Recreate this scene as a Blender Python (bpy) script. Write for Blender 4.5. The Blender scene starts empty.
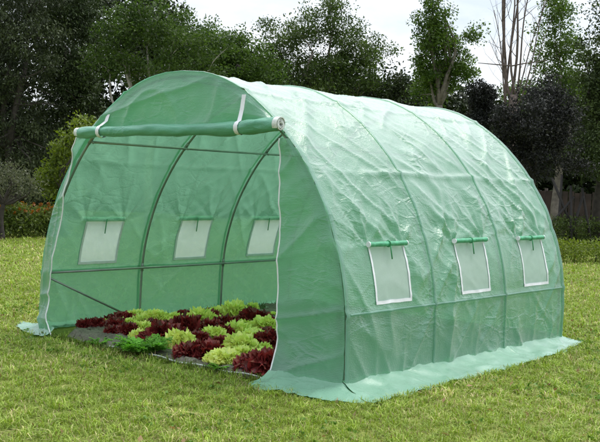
import bpy, math, random
import numpy as np
from mathutils import Vector, Matrix, noise

rng = np.random.default_rng(7)
random.seed(7)
scene = bpy.context.scene
C = scene.collection

# ------------------------------------------------------------------ camera
F_PX = 1013.8
CAM = np.array([5.1625, -4.9748, 1.3095])
_y, _t, _r = (math.radians(a) for a in (-39.1355, -2.4012, 2.3745))
FW = np.array([math.sin(_y) * math.cos(_t), math.cos(_y) * math.cos(_t), math.sin(_t)])
_rt = np.array([math.cos(_y), -math.sin(_y), 0.0])
_up = np.cross(_rt, FW)
RT = _rt * math.cos(_r) + _up * math.sin(_r)
UP = -_rt * math.sin(_r) + _up * math.cos(_r)


def ray(px, py):
    return (px - 300) / F_PX * RT - (py - 221) / F_PX * UP + FW


def at(px, py, z=0.0):                       # point at height z
    d = ray(px, py)
    return CAM + (z - CAM[2]) / d[2] * d


def far(px, py, D):                          # point at distance D
    return CAM + ray(px, py) * D


def mpp(D):
    return D / F_PX


cam_d = bpy.data.cameras.new('camera')
cam_o = bpy.data.objects.new('camera', cam_d)
C.objects.link(cam_o)
cam_d.sensor_width = 36
cam_d.sensor_fit = 'HORIZONTAL'
cam_d.lens = F_PX / 600 * 36
cam_d.clip_end = 1000
m = Matrix.Identity(4)
for i in range(3):
    m[i][0], m[i][1], m[i][2], m[i][3] = RT[i], UP[i], -FW[i], CAM[i]
cam_o.matrix_world = m
scene.camera = cam_o


# ------------------------------------------------------------------ materials
class NT:
    def __init__(s, name):
        s.m = bpy.data.materials.new(name)
        s.m.use_nodes = True
        s.t = s.m.node_tree
        s.t.nodes.clear()
        s.out = s.n('ShaderNodeOutputMaterial')

    def n(s, kind, **kw):
        nd = s.t.nodes.new(kind)
        for k, v in kw.items():
            if k.startswith('i_'):
                key = k[2:].replace('_', ' ')
                nd.inputs[int(key) if key.isdigit() else key].default_value = v
            else:
                setattr(nd, k, v)
        return nd

    def l(s, a, b):
        s.t.links.new(a, b)

    def mul(s, a, v):
        x = s.n('ShaderNodeMath', operation='MULTIPLY')
        s.l(a, x.inputs[0])
        x.inputs[1].default_value = v
        return x.outputs[0]

    def add(s, a, b):
        x = s.n('ShaderNodeMath', operation='ADD')
        s.l(a, x.inputs[0])
        s.l(b, x.inputs[1])
        return x.outputs[0]


def ramp(nt, fac, stops):
    r = nt.n('ShaderNodeValToRGB')
    e = r.color_ramp.elements
    while len(e) < len(stops):
        e.new(0.5)
    for el, (p, c) in zip(e, stops):
        el.position = p
        el.color = (*c, 1) if len(c) == 3 else c
    nt.l(fac, r.inputs['Fac'])
    return r.outputs['Color']


def ridge_noise(nt, vec, scale, detail=2.0, dist=0.0):
    n = nt.n('ShaderNodeTexNoise', i_Scale=scale, i_Detail=detail, i_Distortion=dist)
    nt.l(vec, n.inputs['Vector'])
    a = nt.n('ShaderNodeMath', operation='SUBTRACT')
    nt.l(n.outputs['Fac'], a.inputs[0])
    a.inputs[1].default_value = 0.5
    b = nt.n('ShaderNodeMath', operation='ABSOLUTE')
    nt.l(a.outputs[0], b.inputs[0])
    c = nt.n('ShaderNodeMath', operation='MULTIPLY')
    nt.l(b.outputs[0], c.inputs[0])
    c.inputs[1].default_value = -1.0
    return c.outputs[0]


def fabric(name, col, trans_col, trans=0.45, clear=0.05, rough=0.3, bump=1.0, gloss=1.0):
    """woven polyethylene sheeting: diffuse + translucent + a plastic sheen"""
    nt = NT(name)
    tc = nt.n('ShaderNodeTexCoord')
    ob = tc.outputs['Object']
    mp = nt.n('ShaderNodeMapping')
    mp.inputs['Rotation'].default_value = (0.5, 0.2, 0.6)
    mp.inputs['Scale'].default_value = (0.8, 1.0, 1.7)
    nt.l(ob, mp.inputs['Vector'])
    r1 = ridge_noise(nt, mp.outputs[0], 5.0, 2.5, 0.6)
    r2 = ridge_noise(nt, mp.outputs[0], 15.0, 2.0, 0.4)
    r3 = ridge_noise(nt, ob, 48.0, 1.5, 0.2)
    mk = nt.n('ShaderNodeTexNoise', i_Scale=2.6, i_Detail=2.0)
    nt.l(ob, mk.inputs['Vector'])
    msk = nt.n('ShaderNodeMapRange')
    msk.inputs['From Min'].default_value = 0.46
    msk.inputs['From Max'].default_value = 0.74
    msk.inputs['To Min'].default_value = 0.05
    nt.l(mk.outputs['Fac'], msk.inputs['Value'])
    cr_ = nt.n('ShaderNodeMath', operation='MULTIPLY')
    # crumple facets: sharp straight creases between flat cells
    wob = nt.n('ShaderNodeTexNoise', i_Scale=4.0, i_Detail=1.0)
    nt.l(mp.outputs[0], wob.inputs['Vector'])
    wa = nt.n('ShaderNodeVectorMath', operation='MULTIPLY_ADD')
    nt.l(wob.outputs['Color'], wa.inputs[0])
    wa.inputs[1].default_value = (0.10, 0.10, 0.10)
    nt.l(mp.outputs[0], wa.inputs[2])
    vo = nt.n('ShaderNodeTexVoronoi', feature='DISTANCE_TO_EDGE', i_Scale=6.5)
    nt.l(wa.outputs[0], vo.inputs['Vector'])
    vm = nt.n('ShaderNodeMath', operation='MINIMUM')
    nt.l(vo.outputs['Distance'], vm.inputs[0])
    vm.inputs[1].default_value = 0.13
    vo2 = nt.n('ShaderNodeTexVoronoi', feature='DISTANCE_TO_EDGE', i_Scale=17.0)
    nt.l(wa.outputs[0], vo2.inputs['Vector'])
    vm2 = nt.n('ShaderNodeMath', operation='MINIMUM')
    nt.l(vo2.outputs['Distance'], vm2.inputs[0])
    vm2.inputs[1].default_value = 0.14
    vsum = nt.add(nt.mul(vm.outputs[0], -0.042), nt.mul(vm2.outputs[0], -0.013))
    nt.l(nt.add(vsum, nt.add(nt.mul(r1, 0.006), nt.mul(r2, 0.006))), cr_.inputs[0])
    nt.l(msk.outputs[0], cr_.inputs[1])
    h = nt.add(cr_.outputs[0], nt.mul(r3, 0.0028))
    # weave
    w = nt.n('ShaderNodeTexNoise', i_Scale=210.0, i_Detail=0.0)
    nt.l(ob, w.inputs['Vector'])
    h = nt.add(h, nt.mul(w.outputs['Fac'], 0.0016))
    b = nt.n('ShaderNodeBump', i_Strength=0.85 * bump, i_Distance=1.0)
    nt.l(h, b.inputs['Height'])
    # slight uneven tint of the sheet
    n2 = nt.n('ShaderNodeTexNoise', i_Scale=2.2, i_Detail=3.0)
    nt.l(ob, n2.inputs['Vector'])
    # woven threads: warp along Y, weft along the sheet's other direction
    sep = nt.n('ShaderNodeSeparateXYZ')
    nt.l(ob, sep.inputs[0])
    fs = nt.n('ShaderNodeAttribute', attribute_name='sheet_s')

    def thread(sock):
        k_ = nt.mul(sock, 2 * math.pi / 0.0105)
        sn = nt.n('ShaderNodeMath', operation='SINE')
        nt.l(k_, sn.inputs[0])
        return sn.outputs[0]
    wv = nt.add(thread(fs.outputs['Fac']), thread(fs.outputs['Alpha'] if False else sep.outputs['Y']))
    h2 = nt.add(h, nt.mul(wv, 0.00026))
    nt.l(h2, b.inputs['Height'])
    tint = nt.n('ShaderNodeMath', operation='MULTIPLY_ADD')
    nt.l(wv, tint.inputs[0])
    tint.inputs[1].default_value = 0.032
    tint.inputs[2].default_value = 1.0
    c1 = ramp(nt, n2.outputs['Fac'], [(0.3, tuple(0.9 * x for x in col)), (0.7, tuple(min(1, 1.07 * x) for x in col))])
    vsc = nt.n('ShaderNodeVectorMath', operation='SCALE')
    nt.l(c1, vsc.inputs[0])
    nt.l(tint.outputs[0], vsc.inputs['Scale'])
    dif = nt.n('ShaderNodeBsdfDiffuse')
    nt.l(vsc.outputs[0], dif.inputs['Color'])
    nt.l(b.outputs[0], dif.inputs['Normal'])
    tr = nt.n('ShaderNodeBsdfTranslucent')
    tr.inputs['Color'].default_value = (*trans_col, 1)
    nt.l(b.outputs[0], tr.inputs['Normal'])
    mx = nt.n('ShaderNodeMixShader', i_0=trans)
    nt.l(dif.outputs[0], mx.inputs[1])
    nt.l(tr.outputs[0], mx.inputs[2])
    gl = nt.n('ShaderNodeBsdfGlossy')
    gl.inputs['Roughness'].default_value = rough
    gl.inputs['Color'].default_value = (1, 1, 1, 1)
    nt.l(b.outputs[0], gl.inputs['Normal'])
    fr = nt.n('ShaderNodeLayerWeight', i_Blend=0.5)
    nt.l(b.outputs[0], fr.inputs['Normal'])
    pw = nt.n('ShaderNodeMath', operation='POWER')
    nt.l(fr.outputs['Facing'], pw.inputs[0])
    pw.inputs[1].default_value = 3.0
    ma = nt.n('ShaderNodeMath', operation='MULTIPLY_ADD')
    nt.l(pw.outputs[0], ma.inputs[0])
    ma.inputs[1].default_value = 0.56 * gloss
    ma.inputs[2].default_value = 0.036 * gloss
    m2 = nt.n('ShaderNodeMixShader')
    nt.l(ma.outputs[0], m2.inputs[0])
    nt.l(mx.outputs[0], m2.inputs[1])
    nt.l(gl.outputs[0], m2.inputs[2])
    tp = nt.n('ShaderNodeBsdfTransparent')
    tp.inputs['Color'].default_value = (0.46, 0.80, 0.46, 1)
    m3 = nt.n('ShaderNodeMixShader', i_0=clear)
    nt.l(m2.outputs[0], m3.inputs[1])
    nt.l(tp.outputs[0], m3.inputs[2])
    nt.l(m3.outputs[0], nt.out.inputs['Surface'])
    return nt.m


def simple(name, col, rough=0.5, metal=0.0, var=0.12, scale=30.0, bump=0.0):
    nt = NT(name)
    tc = nt.n('ShaderNodeTexCoord')
    n = nt.n('ShaderNodeTexNoise', i_Scale=scale, i_Detail=3.0)
    nt.l(tc.outputs['Object'], n.inputs['Vector'])
    c = ramp(nt, n.outputs['Fac'], [(0.3, tuple(x * (1 - var) for x in col)), (0.7, tuple(min(1, x * (1 + var)) for x in col))])
    p = nt.n('ShaderNodeBsdfPrincipled', i_Roughness=rough, i_Metallic=metal)
    nt.l(c, p.inputs['Base Color'])
    if bump:
        b = nt.n('ShaderNodeBump', i_Strength=bump, i_Distance=0.02)
        nt.l(n.outputs['Fac'], b.inputs['Height'])
        nt.l(b.outputs[0], p.inputs['Normal'])
    nt.l(p.outputs[0], nt.out.inputs['Surface'])
    return nt.m


def leafmat(name, trans=0.3, rough=0.45, spec=0.4):
    """leaf with its own colour stored per leaf in the attribute Col"""
    nt = NT(name)
    a = nt.n('ShaderNodeAttribute', attribute_name='Col')
    p = nt.n('ShaderNodeBsdfPrincipled', i_Roughness=rough)
    p.inputs['Specular IOR Level'].default_value = spec
    nt.l(a.outputs['Color'], p.inputs['Base Color'])
    tr = nt.n('ShaderNodeBsdfTranslucent')
    hs = nt.n('ShaderNodeHueSaturation', i_Value=1.2, i_Saturation=1.15)
    nt.l(a.outputs['Color'], hs.inputs['Color'])
    nt.l(hs.outputs[0], tr.inputs['Color'])
    mx = nt.n('ShaderNodeMixShader', i_0=trans)
    nt.l(p.outputs[0], mx.inputs[1])
    nt.l(tr.outputs[0], mx.inputs[2])
    nt.l(mx.outputs[0], nt.out.inputs['Surface'])
    return nt.m


COVER = fabric('green_sheeting', (0.215, 0.485, 0.35), (0.225, 0.49, 0.325), trans=0.52, clear=0.20, rough=0.32, gloss=1.5)
PANEL = fabric('green_panel_sheeting', (0.235, 0.49, 0.37), (0.245, 0.53, 0.365), trans=0.54, clear=0.16, rough=0.30, gloss=1.1)
ROLL = fabric('rolled_sheeting', (0.11, 0.36, 0.235), (0.08, 0.30, 0.17), trans=0.1, clear=0.0, rough=0.3, bump=0.9, gloss=0.9)
SLEEVE = fabric('sleeve_sheeting', (0.24, 0.46, 0.39), (0.20, 0.48, 0.34), trans=0.5, clear=0.25, rough=0.3, bump=0.6)
SKIRT = fabric('skirt_sheeting', (0.26, 0.50, 0.37), (0.2, 0.50, 0.32), trans=0.3, clear=0.05, rough=0.27, bump=0.9, gloss=1.0)
SKIRT_IN = fabric('lit_skirt_sheeting', (0.66, 0.78, 0.70), (0.4, 0.6, 0.5), trans=0.3, clear=0.0, rough=0.22, bump=0.7, gloss=1.4)  # skirt sheeting with a paler colour so the inner strip looks lit
WHITE = simple('white_tape', (0.74, 0.76, 0.80), 0.6, var=0.05)
ROLLEND = simple('rolled_edge', (0.62, 0.66, 0.64), 0.6, var=0.2, scale=60)
FLAP = simple('dark_green_flap', (0.06, 0.33, 0.17), 0.42, var=0.25, scale=25, bump=0.3)
TIE = simple('green_tape', (0.05, 0.28, 0.12), 0.6)
STEEL = simple('dark_green_steel', (0.27, 0.30, 0.29), 0.28, 0.5, var=0.15, scale=9)


def netting():
    nt = NT('pale_insect_net')
    tc = nt.n('ShaderNodeTexCoord')
    n = nt.n('ShaderNodeTexNoise', i_Scale=260.0, i_Detail=1.0)
    nt.l(tc.outputs['Object'], n.inputs['Vector'])
    c = ramp(nt, n.outputs['Fac'], [(0.3, (0.54, 0.63, 0.60)), (0.7, (0.70, 0.78, 0.76))])
    d = nt.n('ShaderNodeBsdfDiffuse')
    nt.l(c, d.inputs['Color'])
    t = nt.n('ShaderNodeBsdfTranslucent')
    t.inputs['Color'].default_value = (0.74, 0.90, 0.88, 1)
    mx = nt.n('ShaderNodeMixShader', i_0=0.45)
    nt.l(d.outputs[0], mx.inputs[1])
    nt.l(t.outputs[0], mx.inputs[2])
    tp = nt.n('ShaderNodeBsdfTransparent')
    m3 = nt.n('ShaderNodeMixShader', i_0=0.16)
    nt.l(mx.outputs[0], m3.inputs[1])
    nt.l(tp.outputs[0], m3.inputs[2])
    nt.l(m3.outputs[0], nt.out.inputs['Surface'])
    return nt.m


NET = netting()


def lawn_soil():
    nt = NT('lawn_ground')
    tc = nt.n('ShaderNodeTexCoord')
    n1 = nt.n('ShaderNodeTexNoise', i_Scale=0.6, i_Detail=5.0)
    n2 = nt.n('ShaderNodeTexNoise', i_Scale=55.0, i_Detail=4.0)
    nt.l(tc.outputs['Object'], n1.inputs['Vector'])
    nt.l(tc.outputs['Object'], n2.inputs['Vector'])
    f = nt.add(nt.mul(n1.outputs['Fac'], 0.45), nt.mul(n2.outputs['Fac'], 0.55))
    c = ramp(nt, f, [(0.36, (0.07, 0.085, 0.02)), (0.5, (0.14, 0.18, 0.035)), (0.64, (0.24, 0.25, 0.07))])
    p = nt.n('ShaderNodeBsdfPrincipled', i_Roughness=0.9)
    p.inputs['Specular IOR Level'].default_value = 0.1
    nt.l(c, p.inputs['Base Color'])
    b = nt.n('ShaderNodeBump', i_Strength=0.6, i_Distance=0.03)
    nt.l(n2.outputs['Fac'], b.inputs['Height'])
    nt.l(b.outputs[0], p.inputs['Normal'])
    nt.l(p.outputs[0], nt.out.inputs['Surface'])
    return nt.m


def soil_mat():
    nt = NT('bare_soil')
    tc = nt.n('ShaderNodeTexCoord')
    n1 = nt.n('ShaderNodeTexNoise', i_Scale=6.0, i_Detail=6.0, i_Roughness=0.7)
    n2 = nt.n('ShaderNodeTexNoise', i_Scale=60.0, i_Detail=4.0)
    nt.l(tc.outputs['Object'], n1.inputs['Vector'])
    nt.l(tc.outputs['Object'], n2.inputs['Vector'])
    f = nt.add(nt.mul(n1.outputs['Fac'], 0.6), nt.mul(n2.outputs['Fac'], 0.4))
    c = ramp(nt, f, [(0.35, (0.07, 0.062, 0.052)), (0.6, (0.17, 0.15, 0.125)), (0.7, (0.27, 0.245, 0.21))])
    p = nt.n('ShaderNodeBsdfPrincipled', i_Roughness=0.92)
    nt.l(c, p.inputs['Base Color'])
    b = nt.n('ShaderNodeBump', i_Strength=0.8, i_Distance=0.02)
    nt.l(f, b.inputs['Height'])
    nt.l(b.outputs[0], p.inputs['Normal'])
    nt.l(p.outputs[0], nt.out.inputs['Surface'])
    return nt.m


LEAF = leafmat('foliage', trans=0.4, spec=0.25)
LEAF_DARK = leafmat('dark_glossy_foliage', trans=0.12, rough=0.5, spec=0.16)
GRASS = leafmat('grass_blades', trans=0.25, rough=0.5, spec=0.3)
LETTUCE = leafmat('lettuce_leaf', trans=0.28, rough=0.36, spec=0.5)
BARK = simple('grey_bark', (0.16, 0.14, 0.12), 0.9, var=0.35, scale=12, bump=0.6)
BARK_PALE = simple('pale_bark', (0.30, 0.28, 0.25), 0.9, var=0.3, scale=12, bump=0.5)
BARK_RED = simple('reddish_bark', (0.13, 0.10, 0.088), 0.9, var=0.35, scale=14, bump=0.5)
BARK_DARK = simple('dark_bark', (0.045, 0.038, 0.032), 0.9, var=0.35, scale=12, bump=0.5)
STAKE = simple('black_timber', (0.02, 0.018, 0.017), 0.8, var=0.3)
FENCE = simple('brown_boards', (0.040, 0.026, 0.022), 0.85, var=0.4, scale=4, bump=0.4)  # board colour darkened for the shade under the trees


# ------------------------------------------------------------------ mesh helpers
class MB:
    def __init__(s):
        s.v = []
        s.f = []
        s.n = 0

    def add(s, v, f):
        s.v.extend([tuple(map(float, p)) for p in v])
        s.f.extend([tuple(i + s.n for i in q) for q in f])
        s.n += len(v)

    def tube(s, pts, radii, seg=8, cap=True):
        pts = [np.array(p, float) for p in pts]
        if np.isscalar(radii):
            radii = [radii] * len(pts)
        V = []
        ref = None
        for i, p in enumerate(pts):
            d = pts[min(i + 1, len(pts) - 1)] - pts[max(i - 1, 0)]
            d = d / (np.linalg.norm(d) + 1e-9)
            if ref is None:
                ref = np.array([0, 0, 1.0]) if abs(d[2]) < 0.8 else np.array([1.0, 0, 0])
            a = np.cross(d, ref)
            a /= np.linalg.norm(a) + 1e-9
            b = np.cross(a, d)
            ref = b
            for k in range(seg):
                t = 2 * math.pi * k / seg
                V.append(p + radii[i] * (math.cos(t) * a + math.sin(t) * b))
        Fc = []
        for i in range(len(pts) - 1):
            for k in range(seg):
                k2 = (k + 1) % seg
                Fc.append((i * seg + k, i * seg + k2, (i + 1) * seg + k2, (i + 1) * seg + k))
        if cap:
            Fc.append(tuple(range(seg))[::-1])
            Fc.append(tuple((len(pts) - 1) * seg + k for k in range(seg)))
        s.add(V, Fc)

    def grid(s, P, skip=None):
        """P: array (n, m, 3)"""
        n, mm = P.shape[:2]
        F_ = []
        for i in range(n - 1):
            for j in range(mm - 1):
                if skip is not None and skip(i, j):
                    continue
                F_.append((i * mm + j, i * mm + j + 1, (i + 1) * mm + j + 1, (i + 1) * mm + j))
        s.add(P.reshape(-1, 3), F_)

    def box(s, lo, hi):
        x0, y0, z0 = lo
        x1, y1, z1 = hi
        s.add([(x0, y0, z0), (x1, y0, z0), (x1, y1, z0), (x0, y1, z0), (x0, y0, z1), (x1, y0, z1), (x1, y1, z1), (x0, y1, z1)],
              [(0, 3, 2, 1), (4, 5, 6, 7), (0, 1, 5, 4), (1, 2, 6, 5), (2, 3, 7, 6), (3, 0, 4, 7)])

    def build(s, name, mat, parent=None, smooth=True):
        me = bpy.data.meshes.new(name)
        me.from_pydata(s.v, [], s.f)
        me.update()
        if smooth:
            me.polygons.foreach_set('use_smooth', [True] * len(me.polygons))
        me.materials.append(mat)
        o = bpy.data.objects.new(name, me)
        C.objects.link(o)
        if parent:
            o.parent = parent
            o.location = -Vector(parent.get('_base', (0, 0, 0)))
        return o


def np_mesh(name, V, K, mat, cols=None, smooth=False):
    """V: (N*K,3) verts of N faces with K corners each, unshared"""
    me = bpy.data.meshes.new(name)
    nv = len(V)
    nf = nv // K
    me.vertices.add(nv)
    me.vertices.foreach_set('co', np.ascontiguousarray(V, dtype=np.float32).ravel())
    me.loops.add(nv)
    me.loops.foreach_set('vertex_index', np.arange(nv, dtype=np.int32))
    me.polygons.add(nf)
    me.polygons.foreach_set('loop_start', np.arange(0, nv, K, dtype=np.int32))
    me.update(calc_edges=True)
    if cols is not None:
        ca = me.color_attributes.new('Col', 'FLOAT_COLOR', 'POINT')
        c4 = np.ones((nv, 4), np.float32)
        c4[:, :3] = cols
        ca.data.foreach_set('color', c4.ravel())
    me.materials.append(mat)
    return me


def idx_mesh(name, V, Fq, mat, cols=None, smooth=True):
    me = bpy.data.meshes.new(name)
    me.from_pydata([tuple(map(float, p)) for p in V], [], [tuple(map(int, q)) for q in Fq])
    me.update()
    if smooth:
        me.polygons.foreach_set('use_smooth', [True] * len(me.polygons))
    if cols is not None:
        ca = me.color_attributes.new('Col', 'FLOAT_COLOR', 'POINT')
        c4 = np.ones((len(V), 4), np.float32)
        c4[:, :3] = cols
        ca.data.foreach_set('color', c4.ravel())
    me.materials.append(mat)
    return me


def link(name, me, parent=None, loc=None):
    o = bpy.data.objects.new(name, me)
    C.objects.link(o)
    if parent:
        o.parent = parent
    if loc is not None:
        o.location = loc
    return o


def tag(o, label=None, cat=None, group=None, kind=None):
    if label:
        o['label'] = label
    if cat:
        o['category'] = cat
    if group:
        o['group'] = group
    if kind:
        o['kind'] = kind
    return o


def thing(name, label, cat, loc=(0, 0, 0), group=None):
    o = bpy.data.objects.new(name, None)
    o.empty_display_size = 0.1
    C.objects.link(o)
    o.location = loc
    return tag(o, label, cat, group)


def nz(x, y, z=0.0):
    return noise.noise(Vector((x, y, z)))


def ridged(x, y, z=0.0):
    return 1.0 - min(1.0, abs(nz(x, y, z)) * 2.6)


# ------------------------------------------------------------------ greenhouse profile
BAY = 3.077 / 3
LEN = 3.077
half = [(1.5, 0), (1.5, .2), (1.495, .42), (1.475, .62), (1.44, .77), (1.385, .94), (1.31, 1.11), (1.2, 1.29), (1.09, 1.44),
        (.965, 1.577), (.83, 1.70), (.69, 1.80), (.55, 1.88), (.41, 1.94), (.27, 1.98), (.12, 1.998), (0, 2.0)]
pts = half + [(-a, b) for a, b in half[-2::-1]]
pts = np.array(pts)
acc = np.concatenate([[0], np.cumsum(np.hypot(*np.diff(pts, axis=0).T))])
sd = np.linspace(0, acc[-1], 800)
dx = np.interp(sd, acc, pts[:, 0])
dz = np.interp(sd, acc, pts[:, 1])
ker = np.hanning(41)
ker /= ker.sum()
ex = np.concatenate([np.full(20, dx[0]), dx, np.full(20, dx[-1])])
ez = np.concatenate([2 * dz[0] - dz[20:0:-1], dz, 2 * dz[-1] - dz[-2:-22:-1]])
dx = np.convolve(ex, ker, 'valid')
dz = np.convolve(ez, ker, 'valid')
acc2 = np.concatenate([[0], np.cumsum(np.hypot(np.diff(dx), np.diff(dz)))])
STOT = acc2[-1]


def prof(s):
    return np.interp(s, acc2, dx), np.interp(s, acc2, dz)


def pnorm(s):
    x0, z0 = prof(max(0, s - 0.02))
    x1, z1 = prof(min(STOT, s + 0.02))
    tx, tz = x1 - x0, z1 - z0
    L = math.hypot(tx, tz)
    return tz / L, -tx / L


def s_of_z(z):
    i = len(dz) // 2
    return float(np.interp(z, dz[:i], acc2[:i]))


def x_of_z(z):
    i = len(dz) // 2
    return float(np.interp(z, dz[:i], dx[:i]))


WZ0, WZ1 = 0.535, 0.885
WY = [(0.345, 0.735), (1.415, 1.815), (2.40, 2.80)]
SW0, SW1 = s_of_z(WZ0), s_of_z(WZ1)
CREASES = [s_of_z(1.36), STOT - s_of_z(1.36), s_of_z(1.86), STOT - s_of_z(1.86)]


def cover_disp(s, y):
    """how far the loose sheet stands off the frame"""
    f = (y / BAY) % 1.0
    x, z = prof(s)
    bay = math.sin(math.pi * f) if 0 <= y <= LEN else 0.0
    taut = min(1.0, max(0.0, (z - 0.5) / 0.8))
    d = -0.022 * bay * taut - 0.008 * bay * (1 - taut)
    w = min(1.0, bay * 2.2) * 0.8 + 0.2
    sa = s if s < STOT / 2 else s + 5.0
    d += 0.012 * w * nz(sa * 1.6, y * 1.5, 3.1)
    # the window frames hold the sheet flat
    sq = s if s < STOT / 2 else STOT - s
    for (a, b) in WY:
        ex_ = max(a - y, y - b, SW0 - sq, sq - SW1)
        if ex_ < 0.07:
            w *= 0.25 + 0.75 * max(0.0, min(1.0, ex_ / 0.07))
    # diagonal pull folds between hoops
    u = sa * 0.9 + y * 0.75
    v = -sa * 0.75 + y * 0.9
    rr = ridged(u * 0.8, v * 3.6, 9.0)
    d += 0.034 * w * (rr ** 3) * max(0.0, nz(sa * 1.1, y * 1.3, 22.0) + 0.35)
    u2 = sa * 0.8 - y * 0.8
    v2 = sa * 0.8 + y * 0.8
    rr2 = ridged(u2 * 0.8, v2 * 4.0, 17.0)
    d += 0.028 * w * (rr2 ** 3) * max(0.0, nz(sa * 1.2, y * 1.1, 42.0) + 0.3)
    # small crumples
    d += 0.008 * w * ridged(sa * 5.0 + y * 2, y * 4.0 - sa, 5.0) ** 3 * max(0, nz(sa * 1.7, y * 1.7, 88) + 0.4)
    d += 0.0018 * nz(sa * 22.0, y * 20.0, 8.0)
    # packing creases
    for cs in CREASES:
        e = abs(s - cs - 0.012 * nz(y * 2, cs))
        if e < 0.05:
            d += 0.020 * (1 - e / 0.05) ** 2 * (0.6 + 0.6 * nz(y * 2.2, 7 + cs))
    # tents above the windows
    sr = s if s < STOT / 2 else STOT - s
    for (a, b) in WY:
        for yy, sg in ((a, -1), (b, 1)):
            ds, dy = sr - SW1, y - yy
            R = math.hypot(ds, dy)
            if R < 0.6 and ds > 0.01:
                ang = math.atan2(ds, dy)
                fall = math.exp(-R * 4.0) * min(1, ds * 12)
                d += 0.026 * fall * (math.cos(ang * 7 + a * 3) ** 3)
    # loose bottom
    if z < 0.5:
        lo = 1 - z / 0.5
        d += 0.016 * lo * ridged(y * 3.2, z * 1.2, 13.0) ** 3 * w
        d += 0.01 * lo * nz(y * 5, z * 3, 77)
    # stands proud over hoops and rails
    hd = abs(y - round(y / BAY) * BAY)
    if hd < 0.05:
        d += 0.006 * (1 - hd / 0.05) ** 2
    e = abs(z - 0.48)
    if e < 0.03:
        d += 0.011 * (1 - e / 0.03) ** 2
    return d


def cover_pt(s, y, off=0.0):
    x, z = prof(s)
    a, b = pnorm(s)
    d = cover_disp(s, y) + off + 0.016
    return (x + a * d, y, max(0.012, z + b * d))


house = thing('polytunnel_greenhouse', 'walk-in tunnel greenhouse of translucent green sheeting standing on the lawn, its front door rolled up', 'greenhouse')


def merge_axis(base, extra, eps):
    base = [b for b in base if all(abs(b - e) > eps for e in extra)]
    return np.array(sorted(base + list(extra)))


sv = merge_axis(list(np.linspace(0, STOT, 310)), [SW0, SW1, STOT - SW0, STOT - SW1], 0.006)
yv = merge_axis(list(np.linspace(0, LEN, 240)), [e for w in WY for e in w], 0.007)


def in_window(s, y):
    sr = s if s < STOT / 2 else STOT - s
    return SW0 < sr < SW1 and any(a < y < b for a, b in WY)


Pc = np.array([[cover_pt(s, y) for y in yv] for s in sv])
mb = MB()
mb.grid(Pc, skip=lambda i, j: in_window((sv[i] + sv[i + 1]) / 2, (yv[j] + yv[j + 1]) / 2))
cov = mb.build('cover', COVER, house)
at_ = cov.data.attributes.new('sheet_s', 'FLOAT', 'POINT')
at_.data.foreach_set('value', np.repeat(sv, len(yv)).astype(np.float32))

# bands of sheeting sewn over the hoops
for k in range(4):
    yc = k * BAY
    y0, y1 = (yc - 0.012, yc + 0.034) if k == 0 else ((yc - 0.03, yc + 0.01) if k == 3 else (yc - 0.014, yc + 0.014))
    ss = np.linspace(0.0, STOT, 200)
    mb = MB()
    mb.grid(np.array([[cover_pt(s, y, 0.0035) for y in np.linspace(y0, y1, 5)] for s in ss]))
    mb.build('seam_or_rail_band', SLEEVE, house)

# added pale strips: the low side rails showing through the sheet, not sewn bands
for sc_ in (s_of_z(0.48), STOT - s_of_z(0.48)):
    mb = MB()
    mb.grid(np.array([[cover_pt(sc_ + e, y, 0.003) for e in (-0.010, -0.005, 0.0, 0.005, 0.010)] for y in np.linspace(0.04, LEN - 0.03, 160)]))
    mb.build('seam_or_rail_band', SLEEVE, house)

# frame
for k in range(4):
    yc = min(max(k * BAY, 0.018), LEN - 0.018)
    mb = MB()
    P = []
    for s in np.linspace(0, STOT, 70):
        x, z = prof(s)
        a, b = pnorm(s)
        P.append((x - a * 0.012, yc, z - b * 0.012))
    mb.tube(P, 0.0098, 10)
    mb.build('hoop', STEEL, house)


def rail(pts_, r=0.0095):
    mb = MB()
    mb.tube(pts_, r, 10)
    return mb.build('rail', STEEL, house)


def inner(z, side, off=0.03):
    s = s_of_z(z)
    x, zz = prof(s)
    a, b = pnorm(s)
    return side * (x - a * off), zz - b * off


for side in (-1, 1):
    for z in (0.48, 1.545):
        x, zz = inner(z, side, 0.036 if z > 1 else 0.034)
        rail([(x, 0.01, zz), (x, LEN / 2, zz - 0.003), (x, LEN - 0.01, zz)])
rail([(0, 0.01, 1.962), (0, LEN - 0.01, 1.962)])
for k in range(4):
    yc = min(max(k * BAY, 0.018), LEN - 0.018)
    for s_c in (s_of_z(0.48), s_of_z(1.545), STOT / 2, STOT - s_of_z(1.545), STOT - s_of_z(0.48)):
        mb = MB()
        P = []
        for ds_ in (-0.035, -0.012, 0.012, 0.035):
            x, z = prof(s_c + ds_)
            a, b = pnorm(s_c + ds_)
            P.append((x - a * 0.012, yc, z - b * 0.012))
        mb.tube(P, 0.0135, 10)
        x, z = prof(s_c)
        a, b = pnorm(s_c)
        q0 = np.array([x - a * 0.020, yc, z - b * 0.020])
        q1 = np.array([x - a * 0.050, yc, z - b * 0.050])
        mb.tube([q0, q1], 0.008, 8)
        mb.build('connector', STEEL, house)
mb = MB()
mb.tube([(-1.466, 0.02, 0.44), (-1.47, 0.98, 0.02)], 0.009, 10)
mb.build('brace', STEEL, house)


# ------------------------------------------------------------------ front panel
def front_disp(x, z):
    d = 0.012 * nz(x * 1.6, z * 1.8, 31) + 0.020 * ridged(x * 1.5 + z * 1.2, z * 1.4 - x * 2.0, 33) ** 3
    d += 0.018 * ridged(x * 1.1 - z * 2.6, z * 1.1 + x * 0.6, 35) ** 4
    d += 0.004 * ridged(x * 7, z * 6, 37) ** 2
    return d


def sheet_z(o):
    a_ = o.data.attributes.new('sheet_s', 'FLOAT', 'POINT')
    a_.data.foreach_set('value', np.array([v.co[2] for v in o.data.vertices], np.float32))
    return o


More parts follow.
